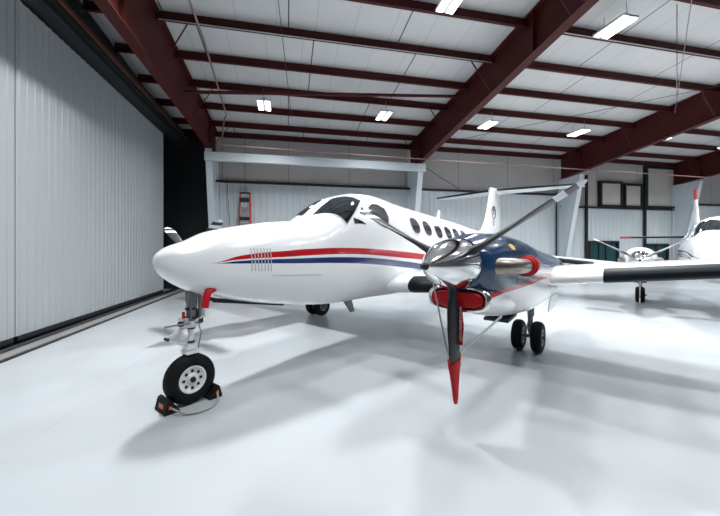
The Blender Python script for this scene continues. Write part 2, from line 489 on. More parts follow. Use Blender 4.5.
# conduits along the purlins
for j, (k, bi) in enumerate(((4, 1), (5, 2))):
    q = 15.2-1.49*k-0.11; a, b, where = bays[bi]
    m = MB().tube([(a+0.1, q, roof_z(q)-0.29), (b-0.1, q, roof_z(q)-0.29)], 0.014, 8)
    tag(hb(m, 'conduit', M['alu'], 40, origin=((a+b)/2, q, roof_z(q)-0.29)), 'thin pale conduit under %s purlin from back wall, ' % ORD[k+1] + where, 'conduit')
# gas pipe across in front of the back wall
m = MB().tube([(-2.55, 14.0, 5.86), (6.0, 14.0, 5.78), (27.0, 14.0, 5.70)], 0.025, 8)
m.tube([(-2.2, 8.0, 7.45), (-2.2, 9.6, 7.36), (-2.35, 13.9, 7.0), (-2.45, 14.0, 6.9), (-2.55, 14.0, 5.86)], 0.028, 8)
tag(hb(m, 'gas_pipe', M['pipe'], 40, origin=(-2.5, 14.0, 5.9)), 'long thin coppery pipe running level in front of the upper back wall', 'pipe')
# bracing rods under the roof
def rod(a, b, r, label, cat='rod', mm='wire', name='bracing_rod', group=None):
    m = MB().tube([a, b], r, 6)
    return tag(hb(m, name, M[mm], 40, origin=a), label, cat, group)
rod((6.4, 16.25, 6.3), (8.9, 16.25, 4.95), 0.014, 'diagonal bracing rod on the upper back wall right of the middle white column', mm='cable')
rod((15.2, 10.5, 7.25), (6.4, 3.9, 7.85), 0.011, 'diagonal roof bracing wire crossing the second bay behind the big lamp')
rod((6.5, 15.9, 6.9), (15.2, 8.6, 7.55), 0.010, 'diagonal roof bracing wire starting at the middle white column knee', mm='cable')
rod((-0.6, 2.0, 8.0), (0.15, 14.0, 7.12), 0.010, 'dark cable running along the ceiling left of center', 'cable', 'cable', 'ceiling_cable')
rod((9.62, 6.6, 7.96), (9.62, 6.6, 5.6), 0.009, 'thin cord hanging from the ceiling at the upper right', 'cord', 'cable', 'hanging_cord')
rod((-1.95, 16.25, 7.16), (-1.95, 16.25, 4.45), 0.012, 'dark cord hanging above the red ladder', 'cord', 'cable', 'hanging_cord')
rod((-2.75, 16.33, 5.0), (-2.45, 16.33, 0.3), 0.012, 'thin cable down the back wall left of the red ladder', 'cable', 'cable', 'wall_cable')
rod((15.0, 16.36, 5.0), (15.0, 16.36, 0.1), 0.04, 'dark vertical conduit on the back wall left of the slanting column', 'conduit', 'darksteel', 'wall_conduit')
for p, lab in ((17.05, 'dark vertical post left of the high windows in the back wall'), (21.33, 'dark vertical post between the high windows in the back wall')):
    m = MB().box((p, 16.36, 3.05), (0.12 if p != 23.95 else 0.05, 0.12, 6.1))
    tag(hb(m, 'wall_post', M['darksteel'], origin=(p, 16.36, 0)), lab, 'post', 'dark posts on the back wall')

# ------------------------------------------------------------------ ceiling lamps
def make_lamp():
    root = empty('ceiling_lamp')
    m = MB().box((0, 0, 0.045), (0.46, 0.84, 0.05)); m.box((0, 0, 0.10), (0.2, 0.6, 0.07))
    m.build('housing', M['lamphouse'], root)
    for sx in (-1, 1):
        l = MB(); x = sx*0.13
        l.box((x, 0, 0.008), (0.15, 0.78, 0.024))
        l.build('diffuser', M['lens'], root)
    for y in (-0.32, 0.32):
        MB().tube([(0, y, 0.07), (0, y*0.9, 0.46)], 0.008, 6).build('hanger', M['wire'], root)
    return root
lamp0 = make_lamp(); first = True
for qi, q in enumerate(LAMP_Q[:2]):
    for pi_, p in enumerate(LAMP_P):
        if q < 7 and p > 9: continue
        if first: o = lamp0; first = False
        else:
            o = lamp0.copy(); scene.collection.objects.link(o)
            for ch in list(lamp0.children):
                c = ch.copy(); scene.collection.objects.link(c); c.parent = o
        lp_, lq_ = (-1.4, 6.5) if (qi == 1 and pi_ == 0) else (p, q)
        o.location = H(lp_, lq_, roof_z(lq_)-0.60); o.rotation_euler = (0, 0, HANG)
        if qi == 0: lab = 'twin panel ceiling lamp in the far row, %s from the sliding door' % ORD[pi_]
        else: lab = ['twin panel ceiling lamp in the near row, above the near airplane nose', 'twin panel ceiling lamp cut by the top edge of the photo',
                     'large bright twin panel ceiling lamp at the upper right'][pi_]
        tag(o, lab, 'ceiling lamp', 'twin panel ceiling lamps')

# ------------------------------------------------------------------ airplane
# s, half width, top, bottom, height of the widest line
ST = [(0, .02, 1.64, 1.60, 1.62, 2.2), (.03, .10, 1.70, 1.535, 1.61, 2.2), (.118, .19, 1.775, 1.435, 1.60, 2.2), (.326, .30, 1.855, 1.30, 1.57, 2.25), (.563, .385, 1.965, 1.20, 1.56, 2.25),
      (1.03, .49, 2.07, 1.08, 1.56, 2.3), (1.5, .57, 2.145, .995, 1.57, 2.4), (1.95, .62, 2.19, .935, 1.60, 2.7), (2.15, .645, 2.27, .91, 1.62, 3.0), (2.42, .665, 2.46, .89, 1.65, 3.0), (2.75, .685, 2.645, .875, 1.68, 2.8),
      (3.17, .70, 2.75, .865, 1.71, 2.5), (3.6, .71, 2.775, .855, 1.70, 2.35), (4.4, .715, 2.705, .83, 1.69, 2.25), (6.0, .715, 2.60, .82, 1.66, 2.25), (7.2, .70, 2.53, .86, 1.66, 2.25), (8.6, .62, 2.43, 1.0, 1.7, 2.2), (10, .47, 2.34, 1.25, 1.75, 2.2), (11.4, .3, 2.26, 1.5, 1.85, 2.1), (12.6, .12, 2.18, 1.80, 2.0, 2.0), (12.9, .03, 2.1, 1.95, 2.03, 2.0)]
def hinterp(tab, x):
    n = len(tab)
    if x <= tab[0][0]: return list(tab[0][1:])
    if x >= tab[-1][0]: return list(tab[-1][1:])
    i = 0
    while tab[i+1][0] < x: i += 1
    x0, x1 = tab[i][0], tab[i+1][0]; h = x1-x0; t = (x-x0)/h; out = []
    for c in range(1, len(tab[0])):
        y0, y1 = tab[i][c], tab[i+1][c]; d = (y1-y0)/h
        def sl(j):
            if j == 0 or j == n-1: return d
            a = (tab[j][c]-tab[j-1][c])/(tab[j][0]-tab[j-1][0]); b = (tab[j+1][c]-tab[j][c])/(tab[j+1][0]-tab[j][0])
            return 0 if a*b <= 0 else 2*a*b/(a+b)
        m0, m1 = sl(i), sl(i+1)
        out.append((2*t**3-3*t**2+1)*y0+(t**3-2*t**2+t)*h*m0+(-2*t**3+3*t**2)*y1+(t**3-t**2)*h*m1)
    return out
def spow(v, e): return math.copysign(abs(v)**e, v)
def section(tab, s, t, n=2.25, b0=0.0):
    hv = hinterp(tab, s); w, zt, zb, zc = hv[:4]
    e = 2/(hv[4] if len(hv) > 4 else n)
    c, si = math.cos(t), math.sin(t)
    return Vector((s, -(b0+w*spow(c, e)), zc+((zt-zc) if si > 0 else (zc-zb))*spow(si, e)))
def smesh(tab, ss, n=72, nexp=2.25, b0=0.0):
    return [[section(tab, s, 2*PI*k/n, nexp, b0) for k in range(n)] for s in ss]

def patch(tab, pts, off, nr=8, mirror=False, skirt=True):
    """star shaped patch of surface laid on the fuselage, pts = boundary as (s, t)"""
    m = MB()
    if mirror: pts = [(s, PI-t) for s, t in pts]
    cs = sum(p[0] for p in pts)/len(pts); ct = sum(p[1] for p in pts)/len(pts)
    B = []
    for i in range(len(pts)):
        a, b = pts[i], pts[(i+1) % len(pts)]
        seg = max(1, int(math.hypot(b[0]-a[0], b[1]-a[1])/0.05))
        B += [(a[0]+(b[0]-a[0])*k/seg, a[1]+(b[1]-a[1])*k/seg) for k in range(seg)]
    def pt(s, t, o):
        P = section(tab, s, t); e = 0.004
        ds = section(tab, s+e, t)-section(tab, s-e, t); dt = section(tab, s, t+e)-section(tab, s, t-e)
        nn = ds.cross(dt).normalized()
        ref = P-Vector((s, 0, 1.7))
        if nn.dot(ref) < 0: nn = -nn
        return P+nn*o
    rings = []
    for r in range(1, nr+1):
        f = r/nr
        rings.append([pt(cs+(s-cs)*f, ct+(t-ct)*f, off) for s, t in B])
    if skirt: rings.append([pt(s, t, -0.01) for s, t in B])
    m.loft(rings, False)
    c = pt(cs, ct, off); o = len(m.v); m.v.append(tuple(c)); n = len(B)
    for k in range(n): m.f.append([k, (k+1) % n, o]); m.mi.append(0)
    return m
def ell(s0, t0, rs, rt, n=24, p=2.4):
    return [(s0+rs*spow(math.cos(2*PI*k/n), 2/p), t0+rt*spow(math.sin(2*PI*k/n), 2/p)) for k in range(n)]
def grow(pts, g):
    cs = sum(p[0] for p in pts)/len(pts); ct = sum(p[1] for p in pts)/len(pts)
    out = []
    for s, t in pts:
        d = math.hypot(s-cs, t-ct); out.append((cs+(s-cs)*(d+g)/d, ct+(t-ct)*(d+g)/d))
    return out

def airfoil(chord, tc, n=22, camber=0.02):
    """closed ring (x, z) starting at the trailing edge, over the top"""
    pts = []
    def th(x): return 5*tc*(0.2969*math.sqrt(x)-0.126*x-0.3516*x*x+0.2843*x**3-0.1036*x**4)
    for k in range(n+1):
        x = 0.5*(1+math.cos(PI*k/n)); pts.append((x*chord, (th(x)+camber*4*x*(1-x))*chord))
    for k in range(1, n):
        x = 0.5*(1-math.cos(PI*k/n)); pts.append((x*chord, (-th(x)+camber*4*x*(1-x))*chord))
    return pts
def wing_section(st, xmax=1.0, grow_=0.0):
    s, b, z, ch, tc = st
    pts = airfoil(ch, tc)
    if xmax < 1:
        keep = [p for p in pts if p[0] <= xmax*ch]
        # order: top from aft to nose, then bottom aft
        pts = keep
    out = []
    cx = ch*0.25
    for x, y in pts:
        if grow_:
            d = Vector((x-cx, 0, y*3)); d.normalize(); x += d.x*grow_; y += math.copysign(grow_, y)*0.8
        out.append(Vector((s+x, -b, z+y)))
    return out
def lerp_st(a, b, t): return tuple(x+(y-x)*t for x, y in zip(a, b))
def st_at(sts, b):
    for i in range(len(sts)-1):
        if sts[i][1] <= b <= sts[i+1][1]:
            return lerp_st(sts[i], sts[i+1], (b-sts[i][1])/(sts[i+1][1]-sts[i][1]))
    return sts[-1]
def flip(mb):
    mb.v = [(v[0], -v[1], v[2]) for v in mb.v]; return mb

def wheel_mb(r, w, rim, axis=(0, 1, 0), o=(0, 0, 0)):
    t = MB(); rr = w*0.42
    prof = [(-w*0.40, rim), (-w*0.46, rim*1.12), (-w*0.5, rim*1.35), (-w*0.48, r*0.86), (-w*0.36, r*0.95), (-w*0.2, r*0.99), (-w*.12, r), (-w*.1, r-.006), (-w*.07, r), (w*.07, r), (w*.1, r-.006), (w*.12, r), (w*0.2, r*0.99), (w*0.36, r*0.95), (w*0.48, r*0.86), (w*0.5, rim*1.35), (w*0.46, rim*1.12), (w*0.40, rim)]
    t.revolve(prof, o, axis, 40, cap=False)
    h = MB()
    h.revolve([(-w*0.42, rim*1.0), (-w*0.44, rim*1.06), (-w*0.44, rim*0.95), (-w*0.36, rim*0.86), (-w*0.33, rim*0.45), (-w*0.42, rim*0.36), (-w*0.42, 0.0)], o, axis, 36, cap=False)
    h.revolve([(w*0.42, rim*1.0), (w*0.44, rim*1.06), (w*0.44, rim*0.95), (w*0.36, rim*0.86), (w*0.33, rim*0.45), (w*0.42, rim*0.36), (w*0.42, 0.0)], o, axis, 36, cap=False)
    ax = Vector(axis)
    x = ax.cross(Vector((0, 0, 1))).normalized(); y = ax.cross(x)
    for sgn in (-1, 1):
        for k in range(8):
            a = 2*PI*k/8
            c = Vector(o)+(x*math.cos(a)+y*math.sin(a))*rim*0.66+ax*sgn*w*0.345
            h.revolve([(-0.006, rim*0.12), (0.006, rim*0.12)], c, axis, 10, m=1)
        h.revolve([(0, rim*0.22), (sgn*0.02, rim*0.2), (sgn*0.03, 0.001)], Vector(o)+ax*sgn*w*0.42, axis, 16, m=1)
    return t, h

def propeller(root, loc, a0, R_=1.25, ring=0.245, length=0.60, blade_mat=None, tipmats=True):
    """hub plate with spinner and three feathered blades; +x is aft"""
    m = MB().revolve([(0.06, ring*0.98), (0.10, ring*1.0), (0.12, ring*0.9)], (0, 0, 0), (1, 0, 0), 40)
    hub = m.build('propeller', M['geargrey'], root, loc=loc, smooth=40)
    sp = MB()
    prof = [(-length+length*1.17*(k/18.0)**1.0, ring*(math.sin(min(1, (k/18.0))*PI/2)**0.84)) for k in range(0, 19)]
    prof = [(x, max(r, 0.002)) for x, r in prof]
    sp.revolve(prof, (0, 0, 0), (1, 0, 0), 48)
    sp.build('spinner', M['chrome'], hub, smooth=50)
    m = MB().revolve([(-length-0.03, 0.003), (-length-0.012, 0.026), (-length+0.03, 0.034)], (0, 0, 0), (1, 0, 0), 20)
    m.build('spinner_tip', M['darksteel'], hub, smooth=50)
    for k in range(3):
        a = a0+k*2*PI/3
        b = MB(); rings = []
        tab = [(0.12, .045, .045, 0), (0.24, .045, .045, 0), (0.30, .055, .035, 10), (0.42, .085, .026, 14), (0.6, .105, .020, 8), (0.85, .112, .015, 2), (1.05, .108, .011, -2), (1.17, .092, .008, -4), (1.225, .06, .006, -5), (1.25, .02, .004, -5)]
        if k == 0: tab = [(r, hw if r < .9 else hw*(.78 if r < 1.1 else .55), ht, tw) for r, hw, ht, tw in tab]
        for r, hw, ht, tw in tab:
            r = r*R_/1.25; ring_ = []; tw = R(-tw)
            for j in range(20):
                x = hw*math.cos(2*PI*j/20); y = ht*math.sin(2*PI*j/20)
                ring_.append((x*math.cos(tw)-y*math.sin(tw), x*math.sin(tw)+y*math.cos(tw), -r))
            rings.append(ring_)
        b.loft(rings)
        # direction (b = sin a, z = -cos a); local y = -b
        b.build('propeller_blade', blade_mat, hub, rot=(-a, 0, 0), smooth=45)
    return hub

def blade_material(name, base, bands, tipcol=None):
    m = mat(name, base, 0.40, 0.0, spec=0.35)
    nt = m.node_tree; bs = nt.nodes['Principled BSDF']
    tc = nt.nodes.new('ShaderNodeTexCoord'); sp = nt.nodes.new('ShaderNodeSeparateXYZ')
    nt.links.new(tc.outputs['Object'], sp.inputs[0])
    r = mnode(nt, 'MULTIPLY', sp.outputs[2], -1.0); col = base
    for lo, hi, c in bands:
        f = mnode(nt, 'MULTIPLY', mnode(nt, 'GREATER_THAN', r, lo), mnode(nt, 'LESS_THAN', r, hi))
        col = mix_col(nt, f, col, c)
    nt.links.new(col, bs.inputs['Base Color'])
    return m
M['blade'] = blade_material('grey_blade_paint', (0.022, 0.024, 0.028), [(1.0, 1.09, (0.75, 0.75, 0.75)), (1.18, 1.3, (0.7, 0.7, 0.7))])
M['blade_small'] = blade_material('pale_blade_paint', (0.2, 0.205, 0.21), [(0.3, 0.45, (0.08, 0.08, 0.08)), (1.02, 1.3, (0.75, 0.74, 0.74))])

def airplane(name, loc, heading, cfg):
    root = empty(name, loc, heading)
    tab = cfg['tab']
    end = tab[-1][0]
    ss = []; s = 0.0
    while s < end: ss.append(s); s += 0.012 if s < 0.06 else (0.03 if s < 0.4 else (0.06 if s < 3.8 else 0.15))
    ss.append(end)
    m = MB().loft(smesh(tab, ss)); m.build('fuselage', cfg['paint'], root, smooth=60)
    fus_mirrors = (False, True)
    # windshield: two panes
    ws = [(2.19, 1.49), (2.62, 1.50), (2.80, 1.25), (2.94, .95), (2.68, .70), (2.43, .49), (2.31, .99)]
    for mir in fus_mirrors:
        patch(tab, grow(ws, 0.03), 0.004, 10, mir).build('windshield_seal', M['frame'], root, smooth=60)
        patch(tab, ws, 0.010, 10, mir).build('windshield', M['glass'], root, smooth=60)
        for q in ([(2.59, .550), (2.59, .42), (2.85, .377)], [(2.875, .77), (2.76, .61), (2.90, .556)]):
            patch(tab, q, 0.006, 4, mir).build('quarter_window', M['glass'], root, smooth=60)
        side = [(3.0, .53), (3.05, .74), (3.2, .83), (3.355, .835), (3.516, .748), (3.535, .54), (3.457, .359), (3.35, .35), (3.22, .385)]
        patch(tab, grow(side, 0.025), 0.004, 8, mir).build('side_window_seal', M['frame'], root, smooth=60)
        w = patch(tab, side, 0.009, 8, mir).build('side_window', M['cabin_glass'], root, smooth=60)
        for s0, t0 in cfg['windows']:
            f = patch(tab, ell(s0, t0, .185, .215), 0.004, 6, mir).build('cabin_window', M['frame'], root, smooth=60)
            patch(tab, ell(s0, t0, .16, .185), 0.009, 6, mir).build('pane', M['cabin_glass'], f, smooth=60)
    # wings with boots
    L = cfg['lat']
    for side in (1, -1):
        fl = (lambda x: x) if side == 1 else flip
        sts = cfg['wing']
        m = MB(); rings = []
        for i in range(len(sts)-1):
            for k in range(4): rings.append(wing_section(lerp_st(sts[i], sts[i+1], k/4)))
        rings.append(wing_section(sts[-1]))
        tip = list(sts[-1]); tip[1] += 0.10; tip[0] += 0.15; tip[3] *= 0.75; tip[4] *= 0.5
        rings.append(wing_section(tuple(tip)))
        w = fl(m.loft(rings)).build('wing', M['paint'], root, smooth=50)
        for b0, b1, wing_tip in cfg['boots']:
            bm_ = MB(); rs = []
            n = 8
            for k in range(n+1):
                rs.append(wing_section(st_at(sts, b0+(b1-b0)*k/n), 0.085, 0.005))
            bm_.loft(rs, cap=True, closed=True)
            fl(bm_).build('deicing_boot', M['boot'], w, smooth=50)
        # nacelle
        nst = cfg['nacelle']
        ns = []; s = nst[0][0]
        while s < nst[-1][0]: ns.append(s); s += 0.06
        ns.append(nst[-1][0])
        m = MB().loft(smesh(nst, ns, 56, 2.3, L))
        n_o = fl(m).build('engine_nacelle', cfg['nacpaint'], root, smooth=55)
        # chin scoop and polished lip
        s0 = nst[0][0]
        def stad(s, hw, z0, z1, b_=L, n=32, p=3.2):
            return [Vector((s, -(b_+hw*spow(math.cos(2*PI*k/n), 2/p)), (z0+z1)/2+(z1-z0)/2*spow(math.sin(2*PI*k/n), 2/p))) for k in range(n)]
        m = MB().loft([stad(s0+.06, .285, 1.165, 1.385), stad(s0+.25, .31, 1.11, 1.42), stad(s0+.55, .33, 1.04, 1.46), stad(s0+.9, .32, .98, 1.5)])
        fl(m).build('intake_scoop', cfg['scoop'], n_o, smooth=50)
        lip = stad(s0+.05, .285, 1.165, 1.385, n=48)
        rings = []
        c = Vector((s0+.05, -L, 1.275))
        for k in range(10):
            a = 2*PI*k/10
            rings.append([p+(p-c).normalized()*(0.030*math.cos(a))+Vector((0.045*math.sin(a), 0, 0)) for p in lip])
        rings.append(rings[0])
        m = MB().loft(rings, cap=False)
        fl(m).build('intake_lip', M['chrome'], n_o, smooth=60)
        m = MB().loft([stad(s0+.035, .262, 1.19, 1.36), stad(s0+.05, .262, 1.19, 1.36)])
        fl(m).build('intake_mouth', M['dark'], n_o)
        # exhausts on both flanks
        for e in (1, -1):
            m = MB()
            zz = 1.585+cfg['dz']
            path = [(s0+.18, -(L+e*.16), zz), (s0+.26, -(L+e*.28), zz), (s0+.40, -(L+e*.37), zz), (s0+.62, -(L+e*.42), zz-.005), (s0+.88, -(L+e*.43), zz-.01), (s0+1.02, -(L+e*.435), zz-.01)]
            m.tube(path, [.095, .095, .088, .082, .078, .076], 20)
            fl(m).build('exhaust_stack', M['exhaust'], n_o, smooth=50)
        # main gear
        g = cfg['main_s']
        gb = MB()
        gb.tube([(g, -L, 1.0), (g, -L, 0.62)], 0.055, 14); gb.tube([(g, -L, .64), (g, -L, .27)], 0.035, 14)
        gb.tube([(g, -L-.11, .265), (g, -L+.17, .265)], 0.028, 12)
        gb.bar((g-.02, -L, .62), (g-.20, -L, .46), .05, .02); gb.bar((g-.20, -L, .46), (g-.02, -L, .31), .05, .02)
        gb.tube([(g+.05, -L, .66), (g+.5, -L, 1.0)], 0.02, 8)
        gb.tube([(g, -L+.06, .95), (g, -L+.03, .3)], 0.008, 6)
        mg = fl(gb).build('main_gear', M['geargrey'], root, smooth=50)
        for wb in cfg.get('wheels', (-.15, .15)):
            t, h = wheel_mb(.265, cfg.get('ww', .165), .13, o=(g, -(L-.04+wb), .265))
            fl(t).build('tire', M['tire'], mg, smooth=45); fl(h).build('wheel_rim', [M['geargrey'], M['dark']], mg, smooth=45)
        for e in (1, -1):
            d = MB().box((g+.25, -(L+e*.30), .86), (.75, .015, .26), Matrix.Rotation(R(8*e), 3, 'X'))
            fl(d).build('gear_door', M['paint'], mg)
        # propeller
        pl = cfg['prop_s']; a0 = cfg['blade'][0 if side == 1 else 1]
        propeller(root, (pl, -side*L, cfg['prop_z']), a0, cfg['R'], 0.245, 0.56, cfg['blade_mat'])
        MB_ = MB().box((s0+1.45, -L, cfg['nacelle'][4][3]-.03+.01), (.42, .30, .035), Matrix.Rotation(R(-4), 3, 'Y'))
        fl(MB_).build('oil_cooler_flap', M['darksteel'], n_o)
    # tail
    fin = cfg['fin']; m = MB(); rings = []
    for s0, z, ch in fin:
        rings.append([(s0+x, y, z) for x, y in airfoil(ch, .09, 16, 0)])
    fo = m.loft(rings).build('tail_fin', cfg.get('finpaint', M['paint']), root, smooth=50)
    for side in (1, -1):
        m = MB(); rings = [wing_section(lerp_st(cfg['stab'][0], cfg['stab'][1], k/6)) for k in range(7)]
        m.loft(rings)
        if side == -1: flip(m)
        so = m.build('stabilizer', M['paint'], root, smooth=50)
        bt = MB().loft([wing_section(lerp_st(cfg['stab'][0], cfg['stab'][1], 0.05+0.93*k/6), 0.12, 0.012) for k in range(7)])
        if side == -1: flip(bt)
        bt.build('deicing_boot', M['boot'], so, smooth=50)
        if cfg.get('stab_tip'):
            bt = MB().loft([wing_section(lerp_st(cfg['stab'][0], cfg['stab'][1], 0.84+0.17*k/3), 0.35, 0.02) for k in range(4)])
            if side == -1: flip(bt)
            bt.build('tip_cap', M['redtip'], so, smooth=50)
    # nose gear
    ns_ = cfg['nose_s']
    g = MB()
    g.tube([(ns_+.03, 0, 1.32), (ns_+.01, 0, .90)], .056, 16, m=1); g.tube([(ns_+.01, 0, .92), (ns_, 0, .66)], .034, 14)
    g.box((ns_+.01, 0, .905), (.16, .13, .07)); g.box((ns_, 0, .645), (.13, .10, .06))
    g.bar((ns_-.05, 0, .885), (ns_-.25, 0, .775), .06, .022); g.bar((ns_-.25, 0, .775), (ns_-.04, 0, .645), .06, .022)
    g.tube([(ns_-.02, -.12, .93), (ns_-.02, .12, .93)], .016, 10); g.tube([(ns_-.13, -.03, .93), (ns_+.11, -.03, .93)], .018, 8)
    g.tube([(ns_+.09, -.05, 1.3), (ns_+.09, -.05, .95)], .02, 8, m=1); g.tube([(ns_-.02, -.065, 1.25), (ns_-.02, -.065, .94)], .014, 8, m=1)
    g.box((ns_-.06, 0, .93), (.10, .09, .10)); g.tube([(ns_-.30, -.07, .925), (ns_+.10, -.07, .925)], .011, 8, m=1)
    g.tube([(ns_+.02, -.055, .93), (ns_+.13, -.07, .99), (ns_+.12, -.06, 1.2)], .018, 10); g.tube([(ns_+.07, -.05, .62), (ns_+.10, -.06, .8), (ns_+.06, -.06, .93)], .007, 6, m=1)
    g.revolve([(-.02, .02), (.0, .045), (.05, .05), (.055, .001)], (ns_-.07, -.05, .80), (-1, -.2, 0), 20)
    g.tube([(ns_+.04, .05, 1.3), (ns_+.16, .05, 1.05), (ns_+.02, .03, .93)], .02, 8)
    for zz, rr_ in ((.70, .042), (.86, .05), (.975, .062), (1.08, .062)):
        g.revolve([(-.012, rr_), (.012, rr_)], (ns_+.01, 0, zz), (0, 0, 1), 18, m=2)
    g.tube([(ns_-.25, -.04, .775), (ns_-.25, .04, .775)], .016, 8, m=2); g.box((ns_-.12, -.04, .925), (.05, .04, .05), m=2); g.box((ns_+.09, -.06, .94), (.05, .04, .06), m=2)
    g.box((ns_+.05, -.02, 1.02), (.07, .06, .10), m=2)
    # forked arm on the far side of the wheel
    g.tube([(ns_, 0, .65), (ns_, .07, .63), (ns_, .13, .56), (ns_, .135, .28)], [.04, .035, .032, .032], 12)
    g.tube([(ns_, .135, .28), (ns_, -.06, .28)], .022, 10)
    g.box((ns_+.0, 0, .59), (.14, .16, .03))
    ng = g.build('nose_gear', [M['gearwhite'], M['geargrey'], M['black']], root, smooth=45)
    t, h = wheel_mb(.282, .17, .145, o=(ns_, 0, .282))
    t.build('tire', M['tire'], ng, smooth=45); h.build('wheel_rim', [M['gearwhite'], M['dark']], ng, smooth=45)
    MB().box((ns_-.085, -.03, .98), (.02, .03, .15)).build('red_marker', M['red'], ng)
    for sy in (-1, 1):
        d = MB().box((ns_+.72, sy*.13, 1.075), (1.05, .015, .05), Matrix.Rotation(R(9.5), 3, 'Y'))
        d.build('nose_gear_door', cfg['belly'], root)
    return root

# --- near airplane
TH = R(51.47)
RED = (0.50, 0.006, 0.012); NAVY = (0.004, 0.025, 0.13); BLUE = (0.002, 0.034, 0.105)
red_c = [(0.0, 1.60), (.45, 1.604), (.766, 1.663), (1.406, 1.705), (1.62, 1.718), (2.55, 1.733), (3.99, 1.654), (4.75, 1.603), (7, 1.50), (9.5, 1.62), (12, 1.95)]
red_w = [(0, 0.0), (.46, .0), (.766, .022), (1.406, .040), (2.55, .048), (4, .058), (7, .06), (12, .06)]
blu_c = [(0.0, 1.59), (.45, 1.598), (.763, 1.609), (1.40, 1.609), (2.55, 1.591), (4.02, 1.476), (4.8, 1.397), (7, 1.30), (9.5, 1.42), (12, 1.8)]
blu_w = [(0, 0.0), (.46, .0), (.766, .016), (1.406, .030), (2.55, .046), (4, .056), (7, .06), (12, .06)]
paint1 = striped_paint('white_paint_red_blue_stripes', [(RED, red_c, red_w), (NAVY, blu_c, blu_w)])
L1 = 2.628
edge = [(1.6, 1.28), (2.05, 1.33), (2.6, 1.36), (3.0, 1.38), (3.4, 1.395), (5, 1.40), (8, 1.45)]
nac_paint = striped_paint('blue_over_white_cowl_paint', [(RED, edge, [(0, .022), (2, .022), (3, .026), (8, .03)])], above=(BLUE, edge))
cfg1 = dict(tab=ST, paint=paint1, lat=L1, windows=[(4.487, .535), (5.0, .526), (5.52, .51), (6.04, .51), (6.52, .506), (7.02, .50)],
    wing=[(3.55, 0.55, 1.10, 2.7, .15), (3.62, 2.25, 1.21, 2.55, .145), (3.98, 3.1, 1.335, 1.95, .14), (4.0, 3.6, 1.385, 1.9, .14), (4.05, 4.7, 1.49, 1.75, .135), (4.45, 8.1, 1.85, 1.0, .12)],
    boots=[(1.0, 2.2, False), (3.68, 7.95, True)], dz=0.0,
    nacelle=[(1.72, .245, 1.865, 1.375, 1.62), (1.85, .30, 1.885, 1.27, 1.59), (2.1, .355, 1.925, 1.14, 1.56), (2.6, .405, 1.945, 1.0, 1.50), (3.2, .44, 1.92, .90, 1.43), (4.0, .45, 1.82, .85, 1.38), (4.8, .44, 1.74, .88, 1.37), (5.6, .40, 1.68, 1.0, 1.38), (6.6, .25, 1.58, 1.2, 1.39), (7.2, .05, 1.45, 1.35, 1.40)],
    nacpaint=nac_paint, scoop=nac_paint, main_s=4.94, prop_s=1.609, prop_z=1.62, R=1.25, blade=(0.03, 0.02), blade_mat=M['blade'],
    fin=[(9.4, 2.2, 2.8), (10.25, 2.45, 2.1), (10.6, 2.8, 1.85), (11.15, 3.93, 1.4)],
    stab=[(11.4, 0.02, 3.97, 1.30, .09), (12.4, 2.75, 4.03, .75, .09)], nose_s=.383, belly=M['darksteel'])
plane = airplane('airplane', (-2.19, 3.545, 0), TH, cfg1)
tag(plane, 'large white twin propeller airplane with red and blue stripes, nearest the camera', 'airplane')
# tail bullet, antenna, vent louvres, static port, emblem
m = MB().revolve([(-.35, .005), (-.2, .06), (.1, .09), (.9, .09), (1.4, .03), (1.5, .004)], (11.4, 0, 3.98), (1, 0, 0), 20)
m.build('tail_bullet', M['paint'], plane, smooth=50)
m = MB().loft([[(6.74+x, y, 2.52) for x, y in airfoil(.22, .16, 8, 0)], [(6.84+x, y, 2.80) for x, y in airfoil(.15, .14, 8, 0)]])
m.build('roof_antenna', M['paint'], plane, smooth=40)
m = MB().loft([[(3.0+x, y, .88) for x, y in airfoil(.26, .14, 8, 0)], [(3.22+x, y, .62) for x, y in airfoil(.14, .14, 8, 0)]])
m.build('belly_antenna', M['geargrey'], plane, smooth=40)
m = MB()
for k in range(7):
    s = .885+.04*k
    vs = []
    t0 = .40-.05*k/7; t1 = -.10
    n = 12
    A = [section(ST, s, t0+(t1-t0)*j/n)+Vector((0, -.004, 0)) for j in range(n+1)]
    B = [section(ST, s+.010, t0+(t1-t0)*j/n)+Vector((0, -.004, 0)) for j in range(n+1)]
    m.loft([A, B, [v+Vector((0, .012, 0)) for v in B], [v+Vector((0, .012, 0)) for v in A], A], cap=False, closed=False)
m.build('vent_louvres', M['seam'], plane)
patch(ST, ell(1.43, .165, .018, .035, 12, 4), .004, 2).build('static_port', M['emblem'], plane)
patch(ST, [(1.15, -.19), (1.9, -.19), (1.9, -.205), (1.15, -.205)], .003, 2).build('panel_seam', M['seam'], plane)
for b, side in ((0.085, 1), (-0.085, -1)):
    m = MB(); c = Vector((11.35, -b*1.0, 3.12))
    rg = []
    for r_ in (.24, .20):
        rg.append([c+Vector((math.cos(a)*r_, 0, math.sin(a)*r_)) for a in [2*PI*k/28 for k in range(28)]])
    rg2 = [[v+Vector((0, side*.03, 0)) for v in rr] for rr in rg]
    m.loft([rg[0], rg[1], rg2[1], rg2[0], rg[0]], cap=False)
    m.box(c+Vector((0, side*.015, .05)), (.10, .03, .26)); m.box(c+Vector((0, side*.015, -.38)), (.09, .03, .22)); m.box(c+Vector((.0, side*.015, .09)), (.24, .03, .05))
    m.build('tail_emblem', M['emblem'], plane)
